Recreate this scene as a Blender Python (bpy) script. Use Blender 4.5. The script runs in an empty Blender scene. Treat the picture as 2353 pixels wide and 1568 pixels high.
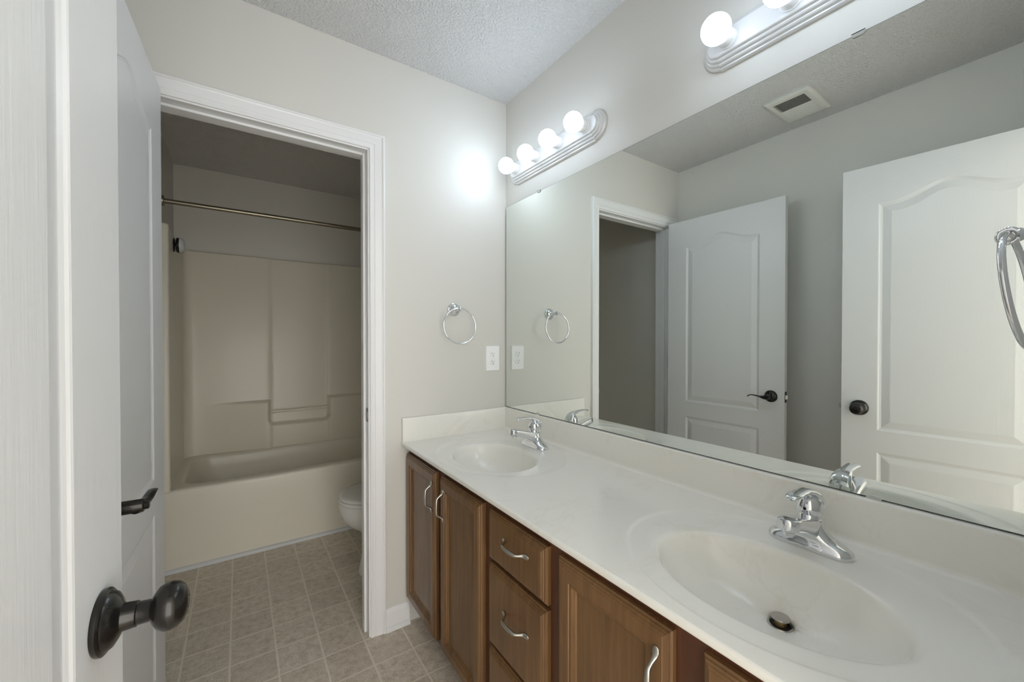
import bpy, bmesh, math, random
from mathutils import Vector, Matrix
random.seed(7)
PI = math.pi
S = bpy.context.scene
COL = S.collection

# ------------------------------------------------------------------ camera
cd = bpy.data.cameras.new('camera'); cam = bpy.data.objects.new('camera', cd); COL.objects.link(cam)
cd.sensor_width = 36.0
cd.lens = 36.0 * 919.9 / 2353.0
cd.shift_y = 5.4 / 2353.0
cd.clip_start = 0.02
cam.location = (-1.129, -1.709, 1.246)
cam.rotation_euler = (math.radians(90 - 0.554), 0, math.radians(-34.3))
S.camera = cam

# ------------------------------------------------------------------ light and exposure
WORLD_STRENGTH = 4.5
BULB = 44.0
w = bpy.data.worlds.new('world'); S.world = w; w.use_nodes = True
w.node_tree.nodes['Background'].inputs['Color'].default_value = (1.0, 0.975, 0.93, 1)
w.node_tree.nodes['Background'].inputs['Strength'].default_value = WORLD_STRENGTH
S.view_settings.view_transform = 'Standard'
S.view_settings.look = 'None'
S.view_settings.exposure = 0.23
S.view_settings.gamma = 1.0
S.view_settings.use_curve_mapping = False
S.cycles.max_bounces = 12
S.cycles.diffuse_bounces = 8
S.cycles.glossy_bounces = 8
S.cycles.use_denoising = True
S.cycles.use_adaptive_sampling = True
S.cycles.adaptive_threshold = 0.03
S.cycles.sample_clamp_indirect = 6.0
S.cycles.caustics_reflective = True
S.cycles.blur_glossy = 0.5

# ------------------------------------------------------------------ materials
def lin(h):
    v = [int(h[i:i+2], 16) / 255 for i in (0, 2, 4)]
    return tuple(c / 12.92 if c <= 0.04045 else ((c + 0.055) / 1.055) ** 2.4 for c in v) + (1,)

class NT:
    def __init__(s, name, hexcol, rough=0.5, metal=0.0, coat=0.0, spec=0.5):
        s.m = bpy.data.materials.new(name); s.m.use_nodes = True
        s.t = s.m.node_tree; s.b = s.t.nodes['Principled BSDF']
        s.b.inputs['Base Color'].default_value = lin(hexcol)
        s.b.inputs['Roughness'].default_value = rough
        s.b.inputs['Metallic'].default_value = metal
        s.b.inputs['Coat Weight'].default_value = coat
        s.b.inputs['Coat Roughness'].default_value = 0.05
        s.b.inputs['Specular IOR Level'].default_value = spec
    def n(s, typ, **kw):
        nd = s.t.nodes.new(typ)
        for k, v in kw.items():
            if k in nd.inputs.keys(): nd.inputs[k].default_value = v
            else: setattr(nd, k, v)
        return nd
    def l(s, a, b): s.t.links.new(a, b)
    def coords(s, scale=(1, 1, 1), loc=(0, 0, 0)):
        tc = s.n('ShaderNodeTexCoord'); mp = s.n('ShaderNodeMapping')
        mp.inputs['Scale'].default_value = scale; mp.inputs['Location'].default_value = loc
        s.l(tc.outputs['Object'], mp.inputs['Vector'])
        return mp.outputs['Vector']
    def noise(s, vec, scale, detail=3, rough=0.5, dist=0.0):
        nd = s.n('ShaderNodeTexNoise')
        nd.inputs['Scale'].default_value = scale; nd.inputs['Detail'].default_value = detail
        nd.inputs['Roughness'].default_value = rough; nd.inputs['Distortion'].default_value = dist
        s.l(vec, nd.inputs['Vector']); return nd.outputs['Fac']
    def ramp(s, fac, stops):
        nd = s.n('ShaderNodeValToRGB'); el = nd.color_ramp.elements
        while len(el) < len(stops): el.new(0.5)
        for e, (p, c) in zip(el, stops):
            e.position = p; e.color = lin(c) if isinstance(c, str) else (c, c, c, 1)
        s.l(fac, nd.inputs['Fac']); return nd.outputs['Color']
    def mix(s, fac, a, b):
        nd = s.n('ShaderNodeMix', data_type='RGBA')
        for sock, v in ((nd.inputs[0], fac), (nd.inputs[6], a), (nd.inputs[7], b)):
            if isinstance(v, (int, float)): sock.default_value = v
            elif isinstance(v, str): sock.default_value = lin(v)
            else: s.l(v, sock)
        return nd.outputs[2]
    def math(s, op, a, b=None, c=None):
        nd = s.n('ShaderNodeMath', operation=op)
        for i, v in enumerate((a, b, c)):
            if v is None: continue
            if isinstance(v, (int, float)): nd.inputs[i].default_value = v
            else: s.l(v, nd.inputs[i])
        return nd.outputs[0]
    def bump(s, h, strength, dist=0.001):
        nd = s.n('ShaderNodeBump'); nd.inputs['Strength'].default_value = strength
        nd.inputs['Distance'].default_value = dist
        s.l(h, nd.inputs['Height']); s.l(nd.outputs['Normal'], s.b.inputs['Normal'])
    def color(s, c): s.l(c, s.b.inputs['Base Color'])

M = {}
def paint(name, hexcol, rough, bump=0.15, scale=260):
    t = NT(name, hexcol, rough); t.bump(t.noise(t.coords(), scale, 2), bump, 0.0006); M[name] = t.m
paint('wall_paint', 'd7d5cf', 0.55)
paint('trim_white', 'e9e9e9', 0.32, 0.05, 90)

t = NT('popcorn_ceiling', 'f1f0ee', 0.85)
v = t.coords()
h = t.math('ADD', t.ramp(t.noise(v, 115, 3, 0.6), [(0.40, 0.0), (0.66, 1.0)]), t.noise(v, 420, 2))
t.bump(h, 1.0, 0.0055); M['ceiling'] = t.m

t = NT('door_paint', 'dadbdb', 0.36)
h = t.noise(t.coords((1, 1, 0.04), (3.3, 1.7, 0.9)), 200, 3, 0.6)
t.bump(h, 0.42, 0.0008); M['door'] = t.m
t = NT('door_rail_paint', 'dadbdb', 0.36)
h = t.noise(t.coords((0.04, 1, 1), (3.3, 1.7, 0.9)), 200, 3, 0.6)
t.bump(h, 0.42, 0.0008); M['door_rail'] = t.m

# vinyl floor printed with six inch tiles
t = NT('vinyl_tile', '8f8577', 0.36)
v = t.coords((1 / 0.1524, 1 / 0.1524, 1), (0.707 / 0.1524, 0.008 / 0.1524, 0))
sx = t.n('ShaderNodeSeparateXYZ'); t.l(v, sx.inputs[0])
vo = t.coords()
wob = t.math('MULTIPLY', t.math('SUBTRACT', t.noise(vo, 45, 2), 0.5), 0.03)
def edge(sock):
    f = t.math('FRACT', t.math('ADD', t.math('ADD', sock, wob), 100.5))
    return t.math('ABSOLUTE', t.math('SUBTRACT', f, 0.5))
d = t.math('MINIMUM', edge(sx.outputs[0]), edge(sx.outputs[1]))
line = t.ramp(d, [(0.014, 1.0), (0.030, 0.0)])
cell = t.n('ShaderNodeTexWhiteNoise', noise_dimensions='2D')
fl = t.n('ShaderNodeVectorMath', operation='FLOOR'); t.l(v, fl.inputs[0]); t.l(fl.outputs[0], cell.inputs['Vector'])
body = t.ramp(t.noise(vo, 34, 8, 0.72), [(0.30, 'b3a692'), (0.5, 'dbd0c0'), (0.68, 'ece5da')])
body2 = t.mix(t.math('MULTIPLY', cell.outputs['Value'], 0.4), body, 'b5aa9a')
speck = t.ramp(t.noise(vo, 210, 4, 0.7), [(0.36, 0.55), (0.5, 0.0)])
body3 = t.mix(speck, body2, '948873')
t.color(t.mix(line, body3, 'e6decd'))
t.bump(t.math('ADD', t.noise(vo, 160, 4), t.math('MULTIPLY', line, -1.2)), 0.25, 0.001); M['floor'] = t.m

t = NT('biscuit_gelcoat', 'e7e2d3', 0.36, coat=0.05); M['tub'] = t.m
t = NT('white_caulk', 'd8dadc', 0.5); M['caulk'] = t.m
t = NT('porcelain', 'e4e3df', 0.08, coat=0.5); M['porcelain'] = t.m

def marble(name, base):
    t = NT(name, base, 0.19, coat=0.1)
    v = t.coords((1, 1, 1))
    n1 = t.noise(v, 3.2, 7, 0.62, 1.6)
    veins = t.ramp(t.math('ABSOLUTE', t.math('SUBTRACT', n1, 0.5)), [(0.0, 0.12), (0.03, 0.0)])
    mask = t.ramp(t.noise(v, 5, 3), [(0.45, 0.0), (0.6, 1.0)])
    c = t.mix(t.math('MULTIPLY', veins, mask), base, 'cdbd9a')
    bl = t.ramp(t.noise(v, 9, 5, 0.65, 0.8), [(0.60, 0.0), (0.8, 0.35)])
    t.color(t.mix(bl, c, 'd8cbb0')); return t.m
M['marble'] = marble('cultured_marble', 'edebe4')

def wood(name, sc, cols=('543b24', '6d4e2f', '83623d')):
    t = NT(name, '74502f', 0.34, coat=0.15)
    v = t.coords(sc)
    a = t.noise(v, 1.0, 6, 0.6, 0.6)
    c = t.ramp(a, [(0.25, cols[0]), (0.5, cols[1]), (0.75, cols[2])])
    blot = t.noise(t.coords((5, 5, 3)), 1.0, 3, 0.5)
    bl = t.ramp(blot, [(0.35, 0.0), (0.7, 0.5)])
    t.color(t.mix(bl, c, cols[2]))
    t.bump(a, 0.06, 0.0008); return t.m
M['wood'] = wood('stained_maple', (60, 60, 4))
M['wood_dark'] = wood('stained_maple_frame', (55, 55, 5), ('43271a', '553322', '65402a'))
M['wood_dark'].node_tree.nodes['Principled BSDF'].inputs['Coat Weight'].default_value = 0.0

M['chrome'] = NT('chrome', 'e3e5e8', 0.05, 1.0).m
M['steel'] = NT('brushed_steel', 'b9b6b1', 0.28, 1.0).m
M['nickel'] = NT('satin_nickel', 'c6c3bc', 0.30, 1.0).m
M['rod_metal'] = NT('satin_rod_metal', '9b9484', 0.35, 1.0).m
M['bar_metal'] = NT('satin_white_metal', 'dedede', 0.36, 0.25).m
M['socket'] = NT('white_socket', 'e8e8e8', 0.4).m
M['bronze'] = NT('oil_rubbed_bronze', '2b2926', 0.27, 0.65, coat=0.2).m
M['black'] = NT('black_plastic', '141414', 0.35).m
M['white_plastic'] = NT('white_plastic', 'efeff0', 0.3).m
M['gray_plastic'] = NT('pale_gray_plastic', 'cfd2d6', 0.3).m
M['vent'] = NT('vent_plastic', 'd3d3cd', 0.5).m
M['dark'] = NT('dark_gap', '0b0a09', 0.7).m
M['brass'] = NT('worn_brass', 'b59a68', 0.35, 0.8).m
M['mirror'] = NT('silvered_glass', 'e8ece8', 0.0, 1.0).m
M['mirror_edge'] = NT('mirror_edge', '3a3a30', 0.4).m
M['clip'] = NT('clear_clip', 'c9cac6', 0.2, 0.5).m

t = NT('frosted_bulb', 'ffffff', 0.3)
tc = t.n('ShaderNodeTexCoord'); sp = t.n('ShaderNodeSeparateXYZ'); t.l(tc.outputs['Object'], sp.inputs[0])
mr = t.n('ShaderNodeMapRange'); t.l(sp.outputs['X'], mr.inputs['Value'])
mr.inputs['From Min'].default_value = 0.022; mr.inputs['From Max'].default_value = -0.040
t.b.inputs['Emission Color'].default_value = (0.72, 0.85, 1.0, 1)
mr.inputs['To Min'].default_value = 0.20; mr.inputs['To Max'].default_value = 1.0
pw_ = t.math('MULTIPLY', t.math('MAXIMUM', t.math('POWER', mr.outputs['Result'], 1.8), 0.04), BULB)
t.l(pw_, t.b.inputs['Emission Strength'])
M['bulb'] = t.m

# ------------------------------------------------------------------ mesh helpers
def add(name, bm, mat, parent=None, smooth=True, bevel=0.0, seg=2, ang=35, loc=None, mods=()):
    bmesh.ops.recalc_face_normals(bm, faces=bm.faces)
    me = bpy.data.meshes.new(name); bm.to_mesh(me); bm.free()
    mats = mat if isinstance(mat, (list, tuple)) else [mat]
    for m_ in mats: me.materials.append(M[m_])
    if smooth:
        me.polygons.foreach_set('use_smooth', [True] * len(me.polygons))
        me.set_sharp_from_angle(angle=math.radians(ang))
    o = bpy.data.objects.new(name, me); COL.objects.link(o)
    if parent: o.parent = parent
    if loc: o.location = loc
    if bevel:
        b = o.modifiers.new('bevel', 'BEVEL'); b.width = bevel; b.segments = seg
        b.limit_method = 'ANGLE'; b.angle_limit = math.radians(40); b.harden_normals = False
    return o

def box(bm, x0, x1, y0, y1, z0, z1):
    vs = [bm.verts.new((x, y, z)) for z in (z0, z1) for x, y in ((x0, y0), (x1, y0), (x1, y1), (x0, y1))]
    for f in ((0, 3, 2, 1), (4, 5, 6, 7), (0, 1, 5, 4), (1, 2, 6, 5), (2, 3, 7, 6), (3, 0, 4, 7)):
        bm.faces.new([vs[i] for i in f])
    return vs

def B(*a):
    bm = bmesh.new()
    for q in a: box(bm, *q)
    return bm

def loft(bm, loops, closed=True, cap0=True, cap1=True):
    rows = [[bm.verts.new(p) for p in lp] for lp in loops]
    n = len(rows[0])
    for a, b in zip(rows, rows[1:]):
        for i in range(n if closed else n - 1):
            j = (i + 1) % n
            bm.faces.new((a[i], a[j], b[j], b[i]))
    if cap0: bm.faces.new(rows[0][::-1])
    if cap1: bm.faces.new(rows[-1])
    return rows

def lathe(prof, seg=40, mat4=None, sx=1.0, sy=1.0):
    """prof: [(radius, height)] about +Z."""
    bm = bmesh.new()
    loops = [[Vector((r * sx * math.cos(2 * PI * i / seg), r * sy * math.sin(2 * PI * i / seg), h)) for i in range(seg)] for r, h in prof]
    loft(bm, loops)
    if mat4: bmesh.ops.transform(bm, matrix=mat4, verts=bm.verts)
    return bm

def catmull(pts, per=6):
    pts = [Vector(p) for p in pts]; out = []
    for i in range(len(pts) - 1):
        p0 = pts[max(i - 1, 0)]; p1 = pts[i]; p2 = pts[i + 1]; p3 = pts[min(i + 2, len(pts) - 1)]
        for k in range(per):
            u = k / per
            out.append(0.5 * ((2 * p1) + (p2 - p0) * u + (2 * p0 - 5 * p1 + 4 * p2 - p3) * u * u + (3 * p1 - p0 - 3 * p2 + p3) * u ** 3))
    out.append(pts[-1]); return out

def sweep(bm, path, wid, thk, up=Vector((0, 0, 1)), seg=16, power=1.0, closed=False):
    """tube of elliptical (or squarer, power < 1) section: wid across, thk along the local up."""
    n = len(path); loops = []
    W = wid if isinstance(wid, (list, tuple)) else [wid] * n
    T = thk if isinstance(thk, (list, tuple)) else [thk] * n
    for i, p in enumerate(path):
        a = path[(i - 1) % n] if (closed or i > 0) else p
        b = path[(i + 1) % n] if (closed or i < n - 1) else p
        d = (b - a).normalized()
        side = d.cross(up).normalized(); u2 = side.cross(d).normalized()
        lp = []
        for k in range(seg):
            an = 2 * PI * k / seg; c, s_ = math.cos(an), math.sin(an)
            cc = math.copysign(abs(c) ** power, c); ss = math.copysign(abs(s_) ** power, s_)
            lp.append(p + side * cc * W[i] + u2 * ss * T[i])
        loops.append(lp)
    if closed: loops.append(loops[0])
    rows = loft(bm, loops, True, not closed, not closed)
    if closed: bmesh.ops.remove_doubles(bm, verts=bm.verts, dist=1e-6)

def interp(vals, n):
    out = []
    for i in range(n):
        u = i / (n - 1) * (len(vals) - 1); k = min(int(u), len(vals) - 2); f = u - k
        out.append(vals[k] * (1 - f) + vals[k + 1] * f)
    return out

def rrect(x0, x1, y0, y1, r, z, seg=8):
    pts = []
    for cx, cy, a0 in ((x1 - r, y1 - r, 0), (x0 + r, y1 - r, 90), (x0 + r, y0 + r, 180), (x1 - r, y0 + r, 270)):
        for k in range(seg + 1):
            a = math.radians(a0 + 90 * k / seg)
            pts.append(Vector((cx + r * math.cos(a), cy + r * math.sin(a), z)))
    return pts

def empty(name, loc=(0, 0, 0), rotz=0.0):
    o = bpy.data.objects.new(name, None); COL.objects.link(o)
    o.empty_display_size = 0.05; o.location = loc; o.rotation_euler = (0, 0, rotz); return o

def tag(o, label=None, cat=None, group=None, kind=None):
    if label: o['label'] = label
    if cat: o['category'] = cat
    if group: o['group'] = group
    if kind: o['kind'] = kind
    return o

def struct(name, bm, mat, **k):
    return tag(add(name, bm, mat, **k), kind='structure')

def copy_tree(o, parent=None):
    c = o.copy(); COL.objects.link(c)
    if parent: c.parent = parent
    for ch in list(o.children): copy_tree(ch, c)
    return c

# ------------------------------------------------------------------ room shell
CZ = 2.44
XL, YF, YB = -1.492, -1.70, 1.84         # left wall, front wall, tub wall
JR, JL = -0.686, -1.397                  # toilet doorway jamb faces
struct('floor', B((-1.7, 0.15, -3.4, 1.95, -0.05, 0.0)), 'floor', smooth=False)
struct('ceiling', B((-1.7, 0.1, -3.0, 1.95, CZ, CZ + 0.08)), 'ceiling', smooth=False)
struct('wall_right', B((0.0, 0.1, -1.82, 1.95, 0, CZ)), 'wall_paint', smooth=False)
struct('wall_left', B((XL - 0.1, XL, -1.82, 1.95, 0, CZ)), 'wall_paint', smooth=False)
struct('wall_far', B((XL, 0.0, YB, YB + 0.1, 0, CZ)), 'wall_paint', smooth=False)
RO = 0.02
struct('wall_back', B((XL, JL - RO, 0, 0.115, 0, CZ), (JR + RO, 0, 0, 0.115, 0, CZ), (JL - RO, JR + RO, 0, 0.115, 2.053, CZ)), 'wall_paint', smooth=False)
EL, ER = -1.352, -0.60
struct('wall_front', B((XL, EL - RO, YF - 0.115, YF, 0, CZ), (ER + RO, 0, YF - 0.115, YF, 0, CZ), (EL - RO, ER + RO, YF - 0.115, YF, 2.07, CZ)), 'wall_paint', smooth=False)

struct('wall_light_guide_left', B((-1.70, -1.60, -3.0, YF - .115, 0, CZ)), 'wall_paint', smooth=False)  # unseen wall added behind the camera to steer world light straight through the doorway
struct('wall_light_guide_right', B((-.36, -.26, -3.0, YF - .115, 0, CZ)), 'wall_paint', smooth=False)  # its unseen partner, added to keep sideways world light off the entry door

# door casing with mitred corners, profile (distance from inner edge, depth off the wall)
CASE = [(0, 0), (0, .007), (.003, .009), (.009, .009), (.0105, .007), (.019, .0075), (.021, .0095), (.036, .0125), (.045, .0145), (.0465, .0125), (.051, .0145), (.053, .017), (.058, .0175), (.0605, .016), (.0605, 0)]
def casing(il, ir, zt, y, sgn):
    bm = bmesh.new(); rows = []
    for u, dpt in CASE:
        yy = y + sgn * dpt
        rows.append([(il - u, yy, 0), (il - u, yy, zt + u), (ir + u, yy, zt + u), (ir + u, yy, 0)])
    loft(bm, rows, closed=False, cap0=False, cap1=False)
    return bm
tr = empty('trim_1', (0, 0, 0)); tag(tr, 'white moulded casing and jamb around the toilet room doorway', 'door frame', kind='structure')
add('casing', casing(JL - .006, JR + .006, 2.036, 0, -1), 'trim_white', tr, ang=20)
add('rear_casing', casing(JL - .006, JR + .006, 2.036, 0.115, 1), 'trim_white', tr, ang=20)
add('jamb', B((JL - RO, JL, 0, 0.115, 0, 2.05), (JR, JR + RO, 0, 0.115, 0, 2.05), (JL, JR, 0, 0.115, 2.03, 2.05)), 'trim_white', tr, bevel=.001)
add('door_stop', B((JL, JL + .010, .038, .075, 0, 2.03), (JR - .010, JR, .038, .075, 0, 2.03), (JL + .01, JR - .01, .038, .075, 2.02, 2.03)), 'trim_white', tr, bevel=.002)
sp_ = add('strike_plate', B((JR - .0015, JR + .001, .006, .032, .902, .958)), 'bronze', tr, bevel=.0008)
tag(sp_, 'dark bronze strike plate')
add('strike_lip', B((JR - .004, JR - .001, -.001, .010, .915, .945)), 'steel', sp_, bevel=.001)
tr2 = struct('trim_2', B((EL - RO, EL, YF - .115, YF, 0, 2.06), (ER, ER + RO, YF - .115, YF, 0, 2.06), (EL, ER, YF - .115, YF, 2.05, 2.07)), 'trim_white', bevel=.001)

# baseboard with shoe moulding between casing and vanity
BB = [(0, 0), (.014, 0), (.0245, .002), (.024, .010), (.019, .017), (.013, .021), (.0125, .058), (.010, .066), (.0105, .074), (.007, .085), (.003, .091), (0, .092)]
bm = bmesh.new(); loft(bm, [[(x, -d, z) for d, z in BB] for x in (JR + .0665, -0.516)])
struct('baseboard_back', bm, 'trim_white', ang=25)
bm = bmesh.new(); loft(bm, [[(XL + d, y, z) for d, z in BB] for y in (-1.69, -0.02)])
struct('baseboard_left', bm, 'trim_white', ang=25)
bm = bmesh.new(); loft(bm, [[(XL + d, y, z) for d, z in BB] for y in (.135, 1.04)])
struct('baseboard_toilet', bm, 'trim_white', ang=25)

# ------------------------------------------------------------------ panel doors
DT = 0.035
def panel_profile():
    return [(0, 0), (.003, -.0008), (.0065, -.0027), (.0105, -.0038), (.0130, -.0046), (.0165, -.0046), (.0190, -.0040), (.030, -.0022), (.041, -.0004), (.044, 0)]

def door_skin(bm, wd, ht, m, side):
    """one moulded face: flat stiles and rails round an arched upper and a square lower panel. side = +1/-1 for +Y/-Y."""
    N = 48
    zl0, zl1, zu0, zsh, rise = .235, .725, .822, 1.845, .054
    y0 = side * DT / 2
    def arch(s): return rise * (0.5 - 0.5 * math.cos(2 * PI * s)) ** 1.6
    us = [i / N for i in range(N + 1)]
    def P(u, z, d=0): return bm.verts.new((u, y0 + side * d, z))
    def quad(pts, mi=0):
        f = bm.faces.new([P(*p) for p in pts]); f.material_index = mi; return f
    quad([(0, 0), (m, 0), (m, ht), (0, ht)]); quad([(wd - m, 0), (wd, 0), (wd, ht), (wd - m, ht)])
    quad([(m, 0), (wd - m, 0), (wd - m, zl0), (m, zl0)], 1)
    quad([(m, zl1), (wd - m, zl1), (wd - m, zu0), (m, zu0)], 1)
    pw = wd - 2 * m
    for a, b in zip(us, us[1:]):
        quad([(m + pw * a, zsh + arch(a)), (m + pw * b, zsh + arch(b)), (m + pw * b, ht), (m + pw * a, ht)], 1)
    def ring(o, d, z0, top):
        w2 = pw - 2 * o
        lp = [(m + o, y0 + side * d, z0 + o), (m + o + w2, y0 + side * d, z0 + o)]
        for a in reversed(us): lp.append((m + o + w2 * a, y0 + side * d, top(a) - o))
        return lp
    for z0, top in ((zu0, lambda a: zsh + arch(a)), (zl0, lambda a: zl1)):
        loft(bm, [ring(o, d, z0, top) for o, d in panel_profile()], True, False, True)

def door_slab(wd, ht, m):
    bm = bmesh.new()
    door_skin(bm, wd, ht, m, 1); door_skin(bm, wd, ht, m, -1)
    h = DT / 2
    for pts in (((0, -h, 0), (0, h, 0), (0, h, ht), (0, -h, ht)), ((wd, -h, 0), (wd, h, 0), (wd, h, ht), (wd, -h, ht)),
                ((0, -h, 0), (wd, -h, 0), (wd, h, 0), (0, h, 0)), ((0, -h, ht), (wd, -h, ht), (wd, h, ht), (0, h, ht))):
        bm.faces.new([bm.verts.new(p) for p in pts])
    bmesh.ops.remove_doubles(bm, verts=bm.verts, dist=1e-5)
    return bm

def panel_door(name, hinge, direction, wd, ht, zb, m):
    r = empty(name, (hinge[0], hinge[1], zb), math.atan2(direction[1], direction[0]))
    add('slab', door_slab(wd, ht, m), ['door', 'door_rail'], r, smooth=False)
    return r

# toilet room door, swung flat against the left wall (face +Y local looks into the room)
dz = .012
ang1 = math.atan2(-.705, -.027)
d1 = panel_door('door_1', (-1.329 - DT / 2, -.034), (-.027, -.705), .704, 2.035 - dz, dz, .128)
tag(d1, 'white two panel arched door with dark lever handle, swung open beside the toilet doorway', 'door', kind='structure')
F = DT / 2
lv = empty('lever_handle', (.704 - .066, F, .927 - dz)); lv.parent = d1
tag(lv, 'dark bronze wave lever handle')
toY = Matrix.Rotation(-PI / 2, 4, 'X')         # +Z -> +Y
add('rose', lathe([(.0, 0), (.033, 0), (.033, .004), (.0315, .006), (.029, .0065), (.0275, .010), (.024, .0125), (.020, .0145), (.016, .018), (.0135, .022)], 40, toY), 'bronze', lv)
add('shank', lathe([(.0135, .018), (.0130, .022), (.0125, .070), (.0115, .072), (.0085, .0725), (.0080, .079), (.0065, .080)], 28, toY), 'bronze', lv)
bm = bmesh.new()
pth = catmull([(.010, .060, -.004), (.0, .062, -.003), (-.015, .066, -.002), (-.033, .070, .001), (-.055, .072, .0055), (-.074, .072, .0060), (-.088, .070, .001), (-.095, .068, -.006)], 5)
sweep(bm, pth, interp([.008, .011, .0105, .010, .009, .0085, .008, .004], len(pth)), interp([.008, .012, .010, .0045, .0035, .003, .0028, .002], len(pth)), Vector((0, 0, 1)))
add('lever', bm, 'bronze', lv)
la = add('latch', B((.7035, .7050, -.0125, .0125, .897 - dz, .957 - dz)), 'bronze', d1, bevel=.0005)
bm = bmesh.new(); loft(bm, [[(.704, -.008, .915 - dz), (.704, .008, .915 - dz), (.704, .008, .939 - dz), (.704, -.008, .939 - dz)], [(.716, -.007, .916 - dz), (.716, .000, .916 - dz), (.716, .000, .938 - dz), (.716, -.007, .938 - dz)]])
add('bolt', bm, 'steel', la, bevel=.001)
for zc in (1.815, 1.088, .25):
    hg = add('hinge', B((-.002, .001, -.016, .016, zc - .04 - dz, zc + .04 - dz)), 'bronze', d1, bevel=.0005)
    add('knuckle', lathe([(.0055, -.04), (.006, -.038), (.006, .038), (.0055, .04)], 16, Matrix.Translation((-.004, -F - .002, zc - dz))), 'bronze', hg)

# entry door at the left of the frame
v1 = Vector((.060, .675)).normalized(); W2 = .684
hx, hy = -1.252 - v1.x * W2, -1.020 - v1.y * W2
nx = Vector((v1.y, -v1.x))                       # towards the room
d2 = panel_door('door_2', (hx - nx.x * F, hy - nx.y * F), (v1.x, v1.y), W2, 2.035 - dz, dz, .126)
tag(d2, 'white two panel arched entry door with round dark knob, nearest the viewer', 'door', kind='structure')
kn = empty('door_knob', (W2 - .066, -F, .931 - dz)); kn.parent = d2; kn.rotation_euler = (PI, 0, 0)
tag(kn, 'dark bronze round door knob')
add('rose', lathe([(0, 0), (.0335, 0), (.0345, .002), (.0345, .005), (.0325, .007), (.031, .0075), (.028, .012), (.022, .0155), (.016, .018), (.014, .020)], 48, toY), 'bronze', kn)
add('neck', lathe([(.0165, .016), (.0145, .020), (.0135, .031), (.0122, .032), (.0118, .044), (.0135, .048)], 40, toY), 'bronze', kn)
add('knob', lathe([(.0, .0435), (.012, .0435), (.0165, .0455), (.0225, .050), (.0258, .0565), (.0262, .0625), (.0243, .0685), (.0195, .0735), (.0125, .0765), (.0075, .0773), (.0065, .0768), (.006, .0776), (.003, .0779), (0, .0779)], 48, toY), 'bronze', kn)
la = add('latch', B((W2 - .0005, W2 + .001, -.0125, .0125, .901 - dz, .961 - dz)), 'steel', d2, bevel=.0005)
bm = bmesh.new(); loft(bm, [[(W2, -.008, .919 - dz), (W2, .008, .919 - dz), (W2, .008, .943 - dz), (W2, -.008, .943 - dz)], [(W2 + .011, -.007, .92 - dz), (W2 + .011, .000, .92 - dz), (W2 + .011, .000, .942 - dz), (W2 + .011, -.007, .942 - dz)]])
add('bolt', bm, 'steel', la, bevel=.001)
for zc in (1.815, 1.088, .25):
    add('hinge', B((-.002, .001, -.016, .016, zc - .04 - dz, zc + .04 - dz)), 'bronze', d2, bevel=.0005)

# ------------------------------------------------------------------ vanity cabinet
VY0, VY1 = -1.690, -0.003       # near end, back wall end
FX = -0.512                     # face frame front
cab = empty('vanity_cabinet', (0, 0, 0))
tag(cab, 'long brown stained wood vanity cabinet with panel doors and a drawer stack', 'vanity cabinet')
add('carcass', B((FX + .019, -.004, VY0, VY0 + .016, .10, .783), (FX + .019, -.004, VY1 - .016, VY1, .10, .783), (FX + .019, -.004, VY0 + .016, VY1 - .016, .10, .116), (-.010, -.004, VY0 + .016, VY1 - .016, .116, .60)), 'wood_dark', cab, bevel=.001)
stiles = [(-.030, VY1), (-.372, -.310), (-.715, -.655), (-1.02, -.962), (-1.368, -1.296), (VY0, -1.640)]
fr = [(FX, FX + .019, a, b, .10, .784) for a, b in stiles]
fr += [(FX + .0005, FX + .0185, VY0 + .002, VY1 - .002, .725, .7835), (FX + .0005, FX + .0185, VY0 + .002, VY1 - .002, .1005, .135), (FX + .0005, FX + .0185, -.962, -.715, .585, .625), (FX + .0005, FX + .0185, -.962, -.715, .345, .380)]
add('face_frame', B(*fr), 'wood_dark', cab, bevel=.0006)
add('toe_kick', B((FX + .07, FX + .085, VY0, VY1, .0, .1)), 'wood_dark', cab)

def ring_front(ya, yb, za, zb, prof):
    """raised front facing -X: prof (inset, thickness off the frame)."""
    bm = bmesh.new(); loops = []
    for o, d in prof:
        loops.append([(FX - d, ya + o, za + o), (FX - d, yb - o, za + o), (FX - d, yb - o, zb - o), (FX - d, ya + o, zb - o)])
    loft(bm, loops); return bm
DOORP = [(0, .0005), (0, .010), (.0035, .0125), (.0045, .0152), (.0085, .0165), (.0095, .0185), (.0135, .0200), (.0145, .0212), (.041, .0212), (.0425, .0185), (.0475, .0192), (.0500, .0180), (.0510, .0150), (.0555, .0125), (.0580, .0098), (.060, .0098)]
DRAWP = [(0, .0005), (0, .010), (.0035, .0125), (.0045, .0152), (.0085, .0165), (.0095, .0185), (.0135, .0195), (.0145, .0210), (.0215, .0215)]

def pull_mesh():
    bm = bmesh.new()
    prof = [(-.060, .0022, .0015, .0012), (-.056, .0028, .0058, .0022), (-.049, .0038, .0068, .0030), (-.0425, .0065, .0050, .0034), (-.036, .0150, .0036, .0034), (-.030, .0225, .0036, .0036), (-.024, .0255, .0046, .0040), (-.012, .0268, .0056, .0042), (0, .0272, .0058, .0042)]
    prof = prof + [(-a, b, c, d) for a, b, c, d in prof[-2::-1]]
    pth = catmull([(0, s, d) for s, d, _, _ in prof], 4)
    sweep(bm, pth, interp([p[2] for p in prof], len(pth)), interp([p[3] for p in prof], len(pth)), Vector((0, 0, 1)), 14)
    return bm
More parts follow.
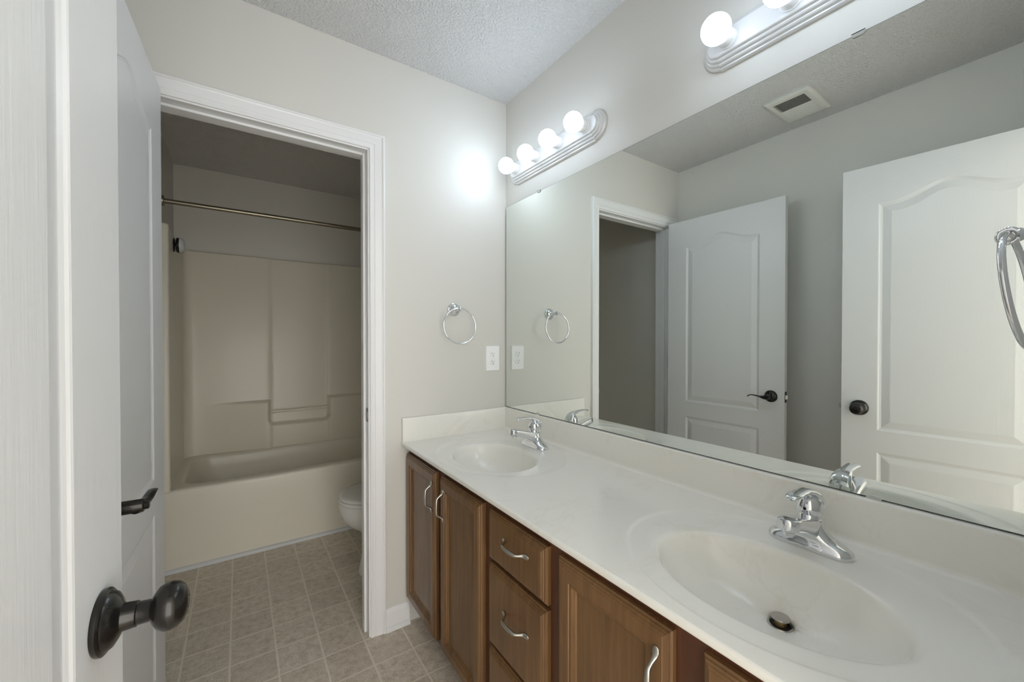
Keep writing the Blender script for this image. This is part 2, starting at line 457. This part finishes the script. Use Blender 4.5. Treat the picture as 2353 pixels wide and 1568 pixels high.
# local: length along Y, standing off along +Z
def pull(parent, y, z, vertical):
    o = add('handle', pull_mesh(), 'nickel', parent, ang=60)
    # +Z local -> -X world
    R = Matrix(((0, 0, -1), (0, 1, 0), (1, 0, 0))).to_4x4()     # x->z, y->y, z->-x
    if vertical: R = Matrix(((0, 0, -1), (1, 0, 0), (0, -1, 0))).to_4x4()
    o.matrix_local = Matrix.Translation((FX - .0205, y, z)) @ R
    tag(o, 'brushed nickel bow handle'); return o
ZT, ZB = .750, .116
for ya, yb, hy_ in ((-.321, -.010, -.298), (-.665, -.365, -.401), (-1.305, -1.013, -1.281), (-1.655, -1.360, -1.386)):
    d_ = add('door', ring_front(ya, yb, ZB, ZT, DOORP), 'wood', cab, ang=10)
    pull(d_, hy_, .655, True)
for za, zb in ((.608, .750), (.361, .595), (.116, .349)):
    d_ = add('drawer', ring_front(-.972, -.706, za, zb, DRAWP), 'wood', cab, ang=10)
    pull(d_, -.851, (.698 if za > .6 else .497 if za > .3 else .25), False)

# ------------------------------------------------------------------ cultured marble top with two moulded basins
CT, CX0, CX1 = .800, -.550, -.002
top = empty('bathroom_countertop', (0, 0, 0))
tag(top, 'cream cultured marble vanity top with two moulded oval basins and backsplash', 'countertop')
SINKS = [(-.385, -.320, -.395), (-1.357, -.322, -1.360)]     # (ring centre y, bowl centre x, bowl centre y)
NS = 128
def basin_mesh(ry, bx, by, ya, yb):
    bm = bmesh.new(); loops = []
    X0, X1 = CX0 + .006, -.034
    RX, RA, RB = -.285, .236, .292                       # outer raised line
    dx, dy = -.243, by + .003
    angs = [2 * PI * i / NS for i in range(NS)]
    def rect(a):
        c, s_ = math.cos(a), math.sin(a)
        tx = ((X1 - RX) / c) if c > 1e-9 else ((X0 - RX) / c) if c < -1e-9 else 1e9
        ty = ((yb - ry) / s_) if s_ > 1e-9 else ((ya - ry) / s_) if s_ < -1e-9 else 1e9
        k = min(tx, ty); return Vector((RX + c * k, ry + s_ * k, CT))
    R0 = [rect(a) for a in angs]
    # snap the nearest ray to each corner
    for cx_, cy_ in ((X0, ya), (X0, yb), (X1, ya), (X1, yb)):
        i = min(range(NS), key=lambda k: (R0[k].x - cx_) ** 2 + (R0[k].y - cy_) ** 2); R0[i] = Vector((cx_, cy_, CT))
    def outer(sc, z):
        out = []
        for a in angs:
            p = Vector((RX + RA * sc * math.cos(a), ry + RB * sc * math.sin(a), z))
            p.x = min(max(p.x, X0 + .002), X1 - .002); p.y = min(max(p.y, ya + .002), yb - .002); out.append(p)
        return out
    loops.append(R0)
    loops.append([b.lerp(a, .9) for a, b in zip(outer(1.0, CT), R0)])
    loops += [outer(1.0, CT), outer(.988, CT - .0004), outer(.972, CT - .0019), outer(.958, CT - .0024)]
    def bowl(cx_, cy_, a_, b_, z): return [Vector((cx_ + a_ * math.cos(q), cy_ + b_ * math.sin(q), z)) for q in angs]
    A_, B_ = .146, .206 if by < -1 else .198
    o_ = loops[-1]
    e = bowl(bx, by, A_ + .012, B_ + .012, CT - .0032)
    loops.append([a.lerp(b, .5) for a, b in zip(o_, e)]); loops.append(e)
    # bowl wall: rim roll, steep side, round floor
    prof = [(1.045, .0036), (1.015, .0052), (.995, .0082), (.980, .0125), (.966, .020), (.950, .030), (.925, .044), (.885, .061), (.82, .080), (.73, .0955), (.62, .1065), (.50, .1135), (.38, .1175), (.27, .1195), (.18, .1205)]
    for k, dep in prof:
        f = max(0.0, min(1.0, (1 - k) / .82)); f = f * f * (3 - 2 * f)
        cxx = bx + (dx - bx) * f; cyy = by + (dy - by) * f
        a2 = A_ * k * (1 - f) + .0225 * f; b2 = B_ * k * (1 - f) + .0225 * f
        loops.append(bowl(cxx, cyy, a2, b2, CT - dep))
    loft(bm, loops, True, False, False)
    return bm
S1 = (-.700, -.034); S2 = (-1.668, -1.040)
for (ry, bx, by), (ya, yb) in zip(SINKS, (S1, S2)):
    o = add('basin', basin_mesh(ry, bx, by, ya, yb), 'marble', top, ang=60)
# deck: flat strips round the basin patches, with rounded front nose
bm = bmesh.new()
def q(x0, x1, y0, y1):
    bm.faces.new([bm.verts.new(p) for p in ((x0, y0, CT), (x1, y0, CT), (x1, y1, CT), (x0, y1, CT))])
q(CX0 + .006, -.034, S2[1], S1[0]); q(CX0 + .006, -.034, S1[1], -.020); q(CX0 + .006, -.034, VY0, S2[0])
nose = [(CX0 + .006, CT), (CX0 + .003, CT - .0008), (CX0 + .0008, CT - .003), (CX0, CT - .006), (CX0, CT - .011), (CX0 + .001, CT - .014), (CX0 + .004, CT - .0155), (CX0 + .030, CT - .0155)]
loft(bm, [[(x, y, z) for x, z in nose] for y in (VY0, -.001)], False, False, False)
bm.faces.new([bm.verts.new(p) for p in ((CX0 + .03, VY0, CT - .0155), (-.002, VY0, CT - .0155), (-.002, VY0, CT), (CX0 + .006, VY0, CT), (CX0, VY0, CT - .006))])
add('deck', bm, 'marble', top, ang=50)
# backsplash with coved foot and eased top edge
bsp = [(-.034, CT), (-.0275, CT + .0008), (-.0235, CT + .003), (-.0212, CT + .0068), (-.0204, CT + .013), (-.0198, CT + .098), (-.0192, CT + .1012), (-.0175, CT + .1030), (-.0150, CT + .1035), (-.002, CT + .1035), (-.002, CT - .0155)]
bm = bmesh.new(); loft(bm, [[(x, y, z) for x, z in bsp] for y in (VY0, -.001)])
add('backsplash', bm, 'marble', top, ang=50)
sspl = [(-.0205, CT + .0002), (-.0205, CT + .097), (-.0195, CT + .1005), (-.017, CT + .103), (-.014, CT + .1035), (-.001, CT + .1035), (-.001, CT + .0002)]
bm = bmesh.new(); loft(bm, [[(x, y, z) for y, z in sspl] for x in (-.547, -.0195)])
add('side_splash', bm, 'marble', top, ang=50)

# drains
def drain(x, y, z, label):
    r = empty('sink_drain', (x, y, z)); tag(r, label, 'drain', 'pop up drains in the basins')
    add('flange', lathe([(.0165, -.006), (.0175, .0005), (.0195, .0022), (.0222, .0020), (.0236, .0002), (.0236, -.004)], 40), 'steel', r)
    add('drain_throat', lathe([(0, -.005), (.0168, -.005), (.0168, .0003)], 32), 'dark', r)
    st = add('stopper', lathe([(.0145, .0125), (.0165, .0130), (.0168, .0145), (.0155, .0160), (.009, .0172), (0, .0176)], 40), 'steel', r)
    add('stem', lathe([(.0105, -.004), (.0105, .0125)], 24), 'brass', st)
    return r
drain(-.243, -1.357, CT - .1205, 'steel pop up drain in the near basin, its stopper raised')
drain(-.243, -.392, CT - .1205, 'steel pop up drain at the bottom of the far basin')

# faucets
def stadium(a, b, z, n=10):
    """long axis Y: half length a, half width b."""
    pts = []
    for s_, c0 in ((1, 0), (-1, PI)):
        for k in range(n + 1):
            t_ = c0 + PI * k / n
            pts.append(Vector((b * math.cos(t_), s_ * (a - b) + b * math.sin(t_), z)))
    return pts
def faucet(x, y, label):
    r = empty('faucet', (x, y, CT - .0028)); tag(r, label, 'faucet', 'chrome faucets on the vanity top')
    bm = bmesh.new()
    loops = [stadium(.0775, .0265, 0), stadium(.0785, .0275, .002), stadium(.0785, .0275, .006), stadium(.0772, .0262, .0115), stadium(.0745, .0240, .0150), stadium(.0665, .0238, .0192), stadium(.056, .0236, .0232), stadium(.046, .0235, .0285), stadium(.0375, .0233, .0360), stadium(.0315, .0230, .0440), stadium(.0275, .0226, .0525), stadium(.0250, .0222, .0590), stadium(.0230, .0215, .0630), stadium(.0195, .0190, .0645)]
    loft(bm, loops)
    body = add('body', bm, 'chrome', r, ang=50)
    bm = bmesh.new()
    pth = catmull([(.004, 0, .044), (-.015, 0, .0475), (-.040, 0, .0560), (-.065, 0, .0645), (-.090, 0, .0715), (-.104, 0, .0738), (-.1145, 0, .0752), (-.1205, 0, .0758), (-.1228, 0, .0760)], 4)
    n = len(pth)
    sweep(bm, pth, interp([.0245, .0240, .0225, .0212, .0205, .0200, .0172, .0112, .004], n), interp([.020, .0185, .0158, .0138, .0128, .0125, .0124, .0122, .0120], n), Vector((0, 0, 1)), 32, .38)
    sp2 = add('spout', bm, 'chrome', r, ang=50)
    add('aerator', lathe([(0, .052), (.0095, .052), (.0108, .053), (.0108, .059), (.0098, .0595), (.0098, .068)], 24, Matrix.Translation((-.102, 0, 0))), 'chrome', sp2)
    add('collar', lathe([(.0208, .061), (.0208, .069), (.0195, .0715), (.0195, .0730)], 36), 'chrome', r)
    hd = add('lever', lathe([(.0215, .0730), (.0245, .0750), (.0255, .0825), (.0245, .0925), (.0210, .1025), (.0150, .1100), (.0075, .1140), (0, .1150)], 40), 'chrome', r)
    bm = bmesh.new()
    pth = catmull([(.0225, 0, .0825), (.0190, 0, .0975), (.0080, 0, .1110), (-.0100, 0, .1200), (-.0320, 0, .1245), (-.0560, 0, .1262), (-.0760, 0, .1262), (-.0900, 0, .1240), (-.0945, 0, .1220)], 4)
    n = len(pth)
    sweep(bm, pth, interp([.0215, .0225, .0205, .0160, .0125, .0125, .0140, .0125, .005], n), interp([.0030, .0055, .0080, .0070, .0050, .0042, .0042, .0046, .0030], n), Vector((0, 0, 1)), 20, .8)
    add('grip', bm, 'chrome', hd, ang=50)
    add('index_dot', lathe([(0, 0), (.003, 0), (.003, .0012), (0, .0016)], 16, Matrix.Translation((-.0245, 0, .087)) @ Matrix.Rotation(-PI / 2, 4, 'Y')), 'bronze', hd)
    bm = bmesh.new()
    loft(bm, [[Vector((.0305 + .006 * u, 0, z)) + Vector((rr * math.cos(2 * PI * k / 16), rr * math.sin(2 * PI * k / 16), 0)) for k in range(16)] for u, z, rr in ((0, .006, .0022), (.3, .04, .0022), (.75, .082, .0022), (.80, .087, .0036), (.9, .095, .0042), (.95, .0985, .0050), (1.0, .1010, .0044), (1.0, .1030, .0020))])
    add('lift_rod', bm, 'chrome', r, ang=50)
    return r
faucet(-.106, -1.357, 'chrome single lever faucet behind the near basin')
faucet(-.112, -.384, 'chrome single lever faucet behind the far basin, next to the back wall')

# ------------------------------------------------------------------ mirror
mi = empty('wall_mirror', (0, 0, 0)); tag(mi, 'large frameless wall mirror above the vanity backsplash', 'mirror')
MZ0, MZ1, MY0, MY1 = .9055, 1.9155, -1.66, -.0095
add('glass', B((-.0060, -.0012, MY0, MY1, MZ0, MZ1)), 'mirror_edge', mi, smooth=False)
bm = bmesh.new(); bm.faces.new([bm.verts.new(p) for p in ((-.00615, MY0 + .0012, MZ0 + .0012), (-.00615, MY0 + .0012, MZ1 - .0008), (-.00615, MY1 - .0012, MZ1 - .0008), (-.00615, MY1 - .0012, MZ0 + .0012))])
add('silvering', bm, 'mirror', mi, smooth=False)
def clip(y, z, sgn, label):
    bm = bmesh.new()
    prof = [(-.013, 0), (.013, 0), (.0125, .006), (.0095, .0095), (.005, .0105), (-.005, .0105), (-.0095, .0095), (-.0125, .006)]
    loft(bm, [[(x, y + a, z - sgn * (b - .004)) for a, b in prof] for x in (-.0062, -.0092)])
    if sgn > 0: box(bm, -.0092, -.0002, y - .0125, y + .0125, z + .0006, z + .0040)
    return tag(add('mirror_clip', bm, 'clip', bevel=.0008), label, 'mirror clip', 'clips holding the mirror')
clip(-.279, MZ1, 1, 'small clip on the mirror top edge, under the far light bar')
clip(-1.408, MZ1, 1, 'small clip on the mirror top edge, under the near light bar')
clip(-.270, MZ0, -1, 'small clip on the mirror bottom edge, behind the far faucet')
clip(-1.440, MZ0, -1, 'small clip on the mirror bottom edge, above the near basin')

# ------------------------------------------------------------------ vanity light bars
def light_bar(yc, label):
    r = empty('vanity_light', (0, yc, 2.058)); tag(r, label, 'vanity light', 'light bars above the mirror')
    # stepped profile (half height, depth)
    prof = [(.0600, 0), (.0600, .007), (.0570, .0105), (.0530, .0105), (.0515, .0125), (.0505, .0165), (.0470, .0185), (.0440, .0185), (.0425, .0205), (.0415, .0245), (.0380, .0265), (.0350, .0265), (.0335, .0285), (.0325, .0325), (.0300, .0340)]
    L = .258
    bm = bmesh.new()
    half = [(-d, z) for z, d in prof]
    full = [(x, -z) for x, z in half] + [(x, z) for x, z in half[::-1]]
    loft(bm, [[(x, y, z) for x, z in full] for y in (-L, L)])
    add('back_plate', bm, 'bar_metal', r, ang=25)
    for s_ in (-1, 1):
        bm = bmesh.new(); n = 24; k = .93
        loops = [[(-d * .97, s_ * (L - .001 + z * k * .92 * math.sin(PI * i / n)), z * k * math.cos(PI * i / n)) for i in range(n + 1)] for z, d in prof]
        loft(bm, loops, False, False, False)
        bm.faces.new([bm.verts.new(p) for p in loops[-1]])
        add('end_cap', bm, 'bar_metal', r, ang=25)
    rot = Matrix.Rotation(-PI / 2, 4, 'Y')      # +Z -> -X
    for i in range(4):
        y = -.2265 + .151 * i
        s = add('socket', lathe([(.0255, 0), (.0255, .004), (.0235, .0045), (.0235, .026), (.0225, .0275), (.020, .0275)], 36, rot), 'socket', r, loc=(-.0335, y, 0))
        prof_b = [(.0165, .014), (.0195, .0245)] + [(.0365 * math.sin(a), .0575 - .0365 * math.cos(a)) for a in [math.radians(q_) for q_ in range(40, 180, 7)]] + [(0, .094)]
        # bulb mesh is centred on its own globe so its glow follows its axis
        b = add('bulb', lathe([(r_, h - .0575) for r_, h in prof_b], 40, rot), 'bulb', s, loc=(-.0575 - .0015, 0, 0), ang=60)
        tag(b, 'glowing white globe bulb')
    return r
light_bar(-.369, 'stepped satin light bar with four globe bulbs, nearer the back wall corner')
light_bar(-1.364, 'stepped satin light bar cut off by the top of the picture, above the near basin')

# ------------------------------------------------------------------ towel rings
def towel_ring(name_label, loc, rotz, yaw=0.0, tilt=0.0):
    """local: wall plane y = 0, projecting to -Y."""
    r = empty('towel_ring', loc, rotz); tag(r, name_label, 'towel ring', 'chrome towel rings')
    rot = Matrix.Rotation(PI / 2, 4, 'X')       # +Z -> -Y
    pm = add('post', lathe([(.0, 0), (.0305, 0), (.031, .003), (.0295, .0065), (.0265, .0075), (.0255, .0105), (.0235, .0145), (.0185, .0185), (.0130, .0215), (.0095, .0255), (.0075, .032), (.0068, .042), (.0075, .050), (.0095, .0535), (.0085, .0555)], 40, rot), 'chrome', r, ang=50)
    bm = bmesh.new()
    pth = [Vector((.0, -.0640 + .0095 * math.cos(2 * PI * k / 24), .0095 * math.sin(2 * PI * k / 24))) for k in range(24)]
    sweep(bm, pth, .0036, .0036, Vector((1, 0, 0)), 12, 1.0, True)
    add('eyelet', bm, 'chrome', pm, ang=60)
    bm = bmesh.new(); R = .0805
    pth = [Vector((R * math.sin(2 * PI * k / 72), 0, -R + R * math.cos(2 * PI * k / 72))) for k in range(72)]
    sweep(bm, pth, .0042, .0042, Vector((0, 1, 0)), 12, 1.0, True)
    ro = add('ring', bm, 'chrome', r, ang=60, loc=(0, -.0640, .002))
    ro.rotation_euler = (tilt, 0, yaw)
    return r
towel_ring('chrome towel ring on the back wall above the power outlet', (-.297, 0, 1.386), 0, 0.0, math.radians(-4))
towel_ring('chrome towel ring cut by the right edge of the picture', (-.232, YF, 1.392), PI, math.radians(-4), math.radians(7))

# ------------------------------------------------------------------ outlet
ou = empty('power_outlet', (-.0825, 0, 1.1515)); tag(ou, 'white duplex power outlet on the back wall beside the mirror', 'outlet')
bm = bmesh.new(); loft(bm, [[(-.04, 0, -.0625), (.04, 0, -.0625), (.04, 0, .0625), (-.04, 0, .0625)], [(-.04, -.003, -.0625), (.04, -.003, -.0625), (.04, -.003, .0625), (-.04, -.003, .0625)], [(-.0365, -.0058, -.059), (.0365, -.0058, -.059), (.0365, -.0058, .059), (-.0365, -.0058, .059)]])
add('cover_plate', bm, 'white_plastic', ou, ang=20)
add('screw', lathe([(.0032, 0), (.0032, .0012), (.002, .0018), (0, .0018)], 16, Matrix.Translation((0, -.0058, 0)) @ Matrix.Rotation(PI / 2, 4, 'X')), 'white_plastic', ou)
for zc in (.0195, -.0195):
    bm = bmesh.new(); lp = []
    for k in range(32):
        a = 2 * PI * k / 32; x = .0172 * math.cos(a); z = .0172 * math.sin(a); lp.append((x, max(min(z, .0138), -.0138)))
    loft(bm, [[(x, -.0055, z + zc) for x, z in lp], [(x, -.0072, z + zc) for x, z in lp], [(x * .93, -.0082, z * .93 + zc) for x, z in lp]])
    rc = add('receptacle', bm, 'white_plastic', ou, ang=25)
    bm = bmesh.new(); box(bm, -.0075, -.0055, -.0084, -.0076, zc + .0005, zc + .0085); box(bm, .0052, .0068, -.0084, -.0076, zc + .001, zc + .0075)
    hl = [(.0024 * math.cos(2 * PI * k / 14), .0024 * math.sin(2 * PI * k / 14)) for k in range(14)]
    loft(bm, [[(x, -.0076, z + zc - .0068) for x, z in hl], [(x, -.0084, z + zc - .0068) for x, z in hl]])
    add('slots', bm, 'dark', rc, smooth=False)

# ------------------------------------------------------------------ ceiling vent
ve = empty('ceiling_vent', (-1.232, -.835, CZ)); tag(ve, 'square slotted exhaust fan grille on the ceiling, seen in the mirror', 'vent')
bm = bmesh.new()
HX, HY, GX, GY = .143, .098, .106, .068
loft(bm, [[(sx_ * a, sy_ * b, z) for sx_, sy_ in ((-1, -1), (1, -1), (1, 1), (-1, 1))] for a, b, z in ((HX, HY, 0), (HX, HY, -.008), (HX - .012, HY - .012, -.014), (GX, GY, -.014), (GX, GY, -.004))], True, False, False)
add('cover', bm, 'vent', ve, ang=25)
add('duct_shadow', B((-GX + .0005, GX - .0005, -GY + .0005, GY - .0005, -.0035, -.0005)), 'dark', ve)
bm = bmesh.new(); nl = 18
for i in range(nl):
    x = -GX + (i + .5) * 2 * GX / nl; dirn = 1 if x < 0 else -1
    a = .0052
    pts = [(x - a * .9, -.0135), (x + a * .9, -.0135 if dirn > 0 else -.0135)]
    if dirn > 0: quad_ = [(x - .0052, -.0138), (x - .0034, -.0138), (x + .0062, -.0075), (x + .0044, -.0075)]
    else: quad_ = [(x + .0020, -.0138), (x + .0052, -.0138), (x - .0014, -.0100), (x - .0046, -.0100)]
    loft(bm, [[(px, y, pz) for px, pz in quad_] for y in (-GY, GY)])
add('louvers', bm, 'vent', ve, smooth=False)

# ------------------------------------------------------------------ tub and shower surround
TX0, TX1, TY0, TY1, TZ = -1.486, -.004, 1.055, 1.835, .441
tub = empty('bathtub', (-.75, 1.06, 0)); tag(tub, 'biscuit coloured one piece bathtub with tall shower surround walls', 'bathtub')
off = Vector((.75, -1.06, 0))
def tadd(n, bm, mat, **k):
    bmesh.ops.translate(bm, vec=off, verts=bm.verts); return add(n, bm, mat, tub, **k)
bm = bmesh.new()
def rr(i, r, z, fy=0.0): return rrect(TX0 + i, TX1 - i, TY0 + i + fy, TY1 - i, r, z)
loops = [rr(0, .004, .0, .010), rr(0, .004, .34, .004), rr(0, .004, TZ - .022), rr(.002, .006, TZ - .010), rr(.008, .01, TZ - .003), rr(.016, .015, TZ)]
BX0, BX1, BY0, BY1 = -1.405, -.085, 1.125, 1.760
for i, r, z in ((0, .10, TZ - .001), (.006, .10, TZ - .003), (.013, .10, TZ - .009), (.018, .10, TZ - .022), (.026, .11, TZ - .08), (.042, .12, .24), (.075, .13, .16), (.12, .13, .128), (.18, .10, .12)):
    loops.append(rrect(BX0 + i * (1.6 if z < .38 else 1), BX1 - i, BY0 + i, BY1 - i, r, z))
loft(bm, loops)
tadd('tub_shell', bm, 'tub', ang=50)
# surround: U shaped plan with coved corners and a shallow stepped centre panel
def fillet(cx, cy, r, a0, a1, n=8): return [(cx + r * math.cos(math.radians(a0 + (a1 - a0) * k / n)), cy + r * math.sin(math.radians(a0 + (a1 - a0) * k / n))) for k in range(n + 1)]
XI0, XI1, YI = -1.432, -.042, 1.806
plan = [(TX0, 1.057), (TX0 + .004, 1.052), (XI0 - .010, 1.052), (XI0 - .003, 1.055), (XI0, 1.062), (XI0 - .006, 1.10)]
plan += [(XI0 - .0062, 1.12), (XI0 - .008, 1.60), (XI0 - .008, YI - .074)] + fillet(XI0 + .052, YI - .06, .06, 180, 90)
plan += [(XI0 + .066, YI), (-.962, YI), (-.950, YI), (-.938, YI + .002), (-.926, YI + .010), (-.915, YI + .011), (-.903, YI + .011), (-.567, YI + .011), (-.555, YI + .011), (-.545, YI + .010), (-.534, YI + .002), (-.522, YI), (-.510, YI), (XI1 - .066, YI)]
plan += fillet(XI1 - .052, YI - .06, .06, 90, 0) + [(XI1 + .008, 1.60), (XI1 + .006, 1.10), (XI1, 1.062), (XI1 + .003, 1.055), (XI1 + .010, 1.052), (TX1 - .004, 1.052), (TX1, 1.057)]
bm = bmesh.new()
ZS = 1.858
loops = [[(x, y, TZ - .003) for x, y in plan], [(x, y, ZS - .012) for x, y in plan], ]
def shrink(k, z):
    out = []
    for x, y in plan:
        xx = min(max(x, XI0 - .010), XI1 + .010) if False else x
        cx_ = -.745; dxs = (x - cx_)
        out.append((x + math.copysign(k, dxs) if abs(dxs) > .68 and abs(x - TX0) > .01 and abs(x - TX1) > .01 else x, min(y + (k if abs(dxs) <= .70 else 0), TY1 - .001), z))
    return out
loops += [shrink(.003, ZS - .004), shrink(.009, ZS), shrink(.026, ZS + .001)]
loft(bm, loops, False, False, False)
tadd('surround', bm, 'tub', ang=60)
# moulded shelf with a soap notch, swelling out of the back panel
def sstep(a, b, v):
    u = max(0.0, min(1.0, (v - a) / (b - a))); return u * u * (3 - 2 * u)
def shelf_h(x, z):
    qx, qz = abs(x + .7375) - (.195 - .03), abs(z - .93) - (.31 - .03)
    dn = math.hypot(max(qx, 0), max(qz, 0)) + min(max(qx, qz), 0) - .03
    d = max(z - .797, -dn)
    amp = max(0.0, min(1.0, (x + 1.40) / .44)) ** 2 if x < -.9 else (1 - sstep(-.30, -.10, x)) if x > -.3 else 1
    return .050 * amp * sstep(-.002, .022, -d)
bm = bmesh.new(); nx_, nz_ = 150, 70
loft(bm, [[(-1.375 + 1.29 * i / nx_, YI + .0015 + .011 * (1 - sstep(.185, .21, abs(-1.375 + 1.29 * i / nx_ + .7375))) - shelf_h(-1.375 + 1.29 * i / nx_, TZ - .05 + .43 * k / nz_), TZ - .05 + .43 * k / nz_) for i in range(nx_ + 1)] for k in range(nz_ + 1)], False, False, False)
tadd('soap_shelf', bm, 'tub', ang=80)
bm = bmesh.new(); sweep(bm, [Vector((-.932, YI - .030, .705)), Vector((-.545, YI - .030, .705))], .007, .010, Vector((0, 0, 1)), 14)
tadd('grab_rail', bm, 'tub')
cb = bmesh.new(); loft(cb, [[(x, 1.0655 + .0, .0), (x, 1.050, .0), (x, 1.0515, .016), (x, 1.058, .020), (x, 1.0655, .020)] for x in (TX0, TX1)])
tadd('caulk_strip', cb, 'caulk', ang=25)

# curtain rod
rod = empty('shower_curtain_rod', (-.745, 1.10, 1.985)); tag(rod, 'satin metal shower curtain rod spanning the tub opening', 'curtain rod')
bm = bmesh.new(); sweep(bm, [Vector((x, 0, 0)) for x in (-.735, 0, .735)], .0125, .0125, Vector((0, 0, 1)), 24)
add('rod', bm, 'rod_metal', rod)
for s_ in (-1, 1):
    add('flange', lathe([(0, 0), (.034, 0), (.034, .006), (.030, .009), (.0265, .010), (.0265, .030), (.024, .034), (.014, .0345)], 32, Matrix.Translation((s_ * .742, 0, 0)) @ Matrix.Rotation(-s_ * PI / 2, 4, 'Y')), 'rod_metal', rod)

# shower head
sh_ = empty('shower_sprayer', (-1.4402, 1.324, 1.796)); tag(sh_, 'small round shower head with a black rim and pale face, on the left tub wall', 'shower head')
rx = Matrix.Rotation(PI / 2, 4, 'Y')           # +Z -> +X
add('wall_plate', lathe([(0, 0), (.040, 0), (.040, .004), (.036, .006), (.010, .007)], 36, rx), 'black', sh_)
add('neck', lathe([(.008, .005), (.008, .016)], 20, rx), 'black', sh_)
add('rim', lathe([(.010, .012), (.036, .013), (.0415, .015), (.043, .019), (.043, .027), (.0415, .0285)], 40, rx), 'black', sh_)
add('spray_face', lathe([(.042, .028), (.0415, .034), (.039, .041), (.032, .048), (.020, .052), (0, .0535)], 40, rx), 'gray_plastic', sh_)

# ------------------------------------------------------------------ toilet
to = empty('toilet', (-.42, .50, 0)); tag(to, 'white toilet with closed lid, half hidden behind the doorway casing', 'toilet')
def ell(cx, a, b, z, n=56, fl=0.0):
    out = []
    for k in range(n):
        t_ = 2 * PI * k / n; c, s_ = math.cos(t_), math.sin(t_)
        out.append(Vector((cx + a * c, b * math.copysign(abs(s_) ** .92, s_), z)))
    return out
bm = bmesh.new()
BR = [(0, .00, .190, .112), (.012, .00, .192, .114), (.035, .0, .184, .104), (.10, .005, .176, .094), (.18, .01, .174, .092), (.235, .00, .190, .106), (.275, -.02, .226, .150), (.315, -.032, .242, .174), (.345, -.036, .246, .181), (.385, -.038, .246, .183), (.395, -.038, .242, .180)]
loft(bm, [ell(cx, a, b, z) for z, cx, a, b in BR])
add('bowl', bm, 'porcelain', to, ang=60)
bm = bmesh.new(); loft(bm, [ell(-.038, a, b, z) for z, a, b in ((.395, .243, .181), (.397, .249, .187), (.406, .251, .189), (.413, .248, .186), (.415, .242, .181))])
add('seat', bm, 'porcelain', to, ang=60)
bm = bmesh.new(); loft(bm, [ell(-.036, a, b, z) for z, a, b in ((.4175, .238, .177), (.4185, .247, .185), (.424, .2485, .186), (.430, .245, .183), (.4345, .230, .170), (.4375, .19, .14), (.439, .12, .09), (.4395, .05, .04))])
add('lid', bm, 'porcelain', to, ang=60)
bm = bmesh.new(); loft(bm, [rrect(.20, .41, -.21, .21, .03, z) for z in (.36, .70)]); tk = add('tank', bm, 'porcelain', to, ang=50)
bm = bmesh.new(); loft(bm, [rrect(.19, .415, -.22, .22, .03, z) for z in (.70, .735)]); add('tank_lid', bm, 'porcelain', tk, ang=50)

# small wall anchors left in the paint of the left wall, between the two open doors
for y_, z_, lb in ((-.766, 1.724, 'tiny screw anchor in the left wall, nearer the lever handled door, seen in the mirror'), (-.928, 1.722, 'tiny screw anchor in the left wall, nearer the knob handled door, seen in the mirror')):
    tag(add('wall_anchor', lathe([(0, 0), (.0042, 0), (.0042, .0008), (.003, .0014), (.0016, .0014), (.0014, .0006), (0, .0006)], 16, Matrix.Translation((XL, y_, z_)) @ rx), 'gray_plastic'), lb, 'wall anchor', 'anchors in the left wall')
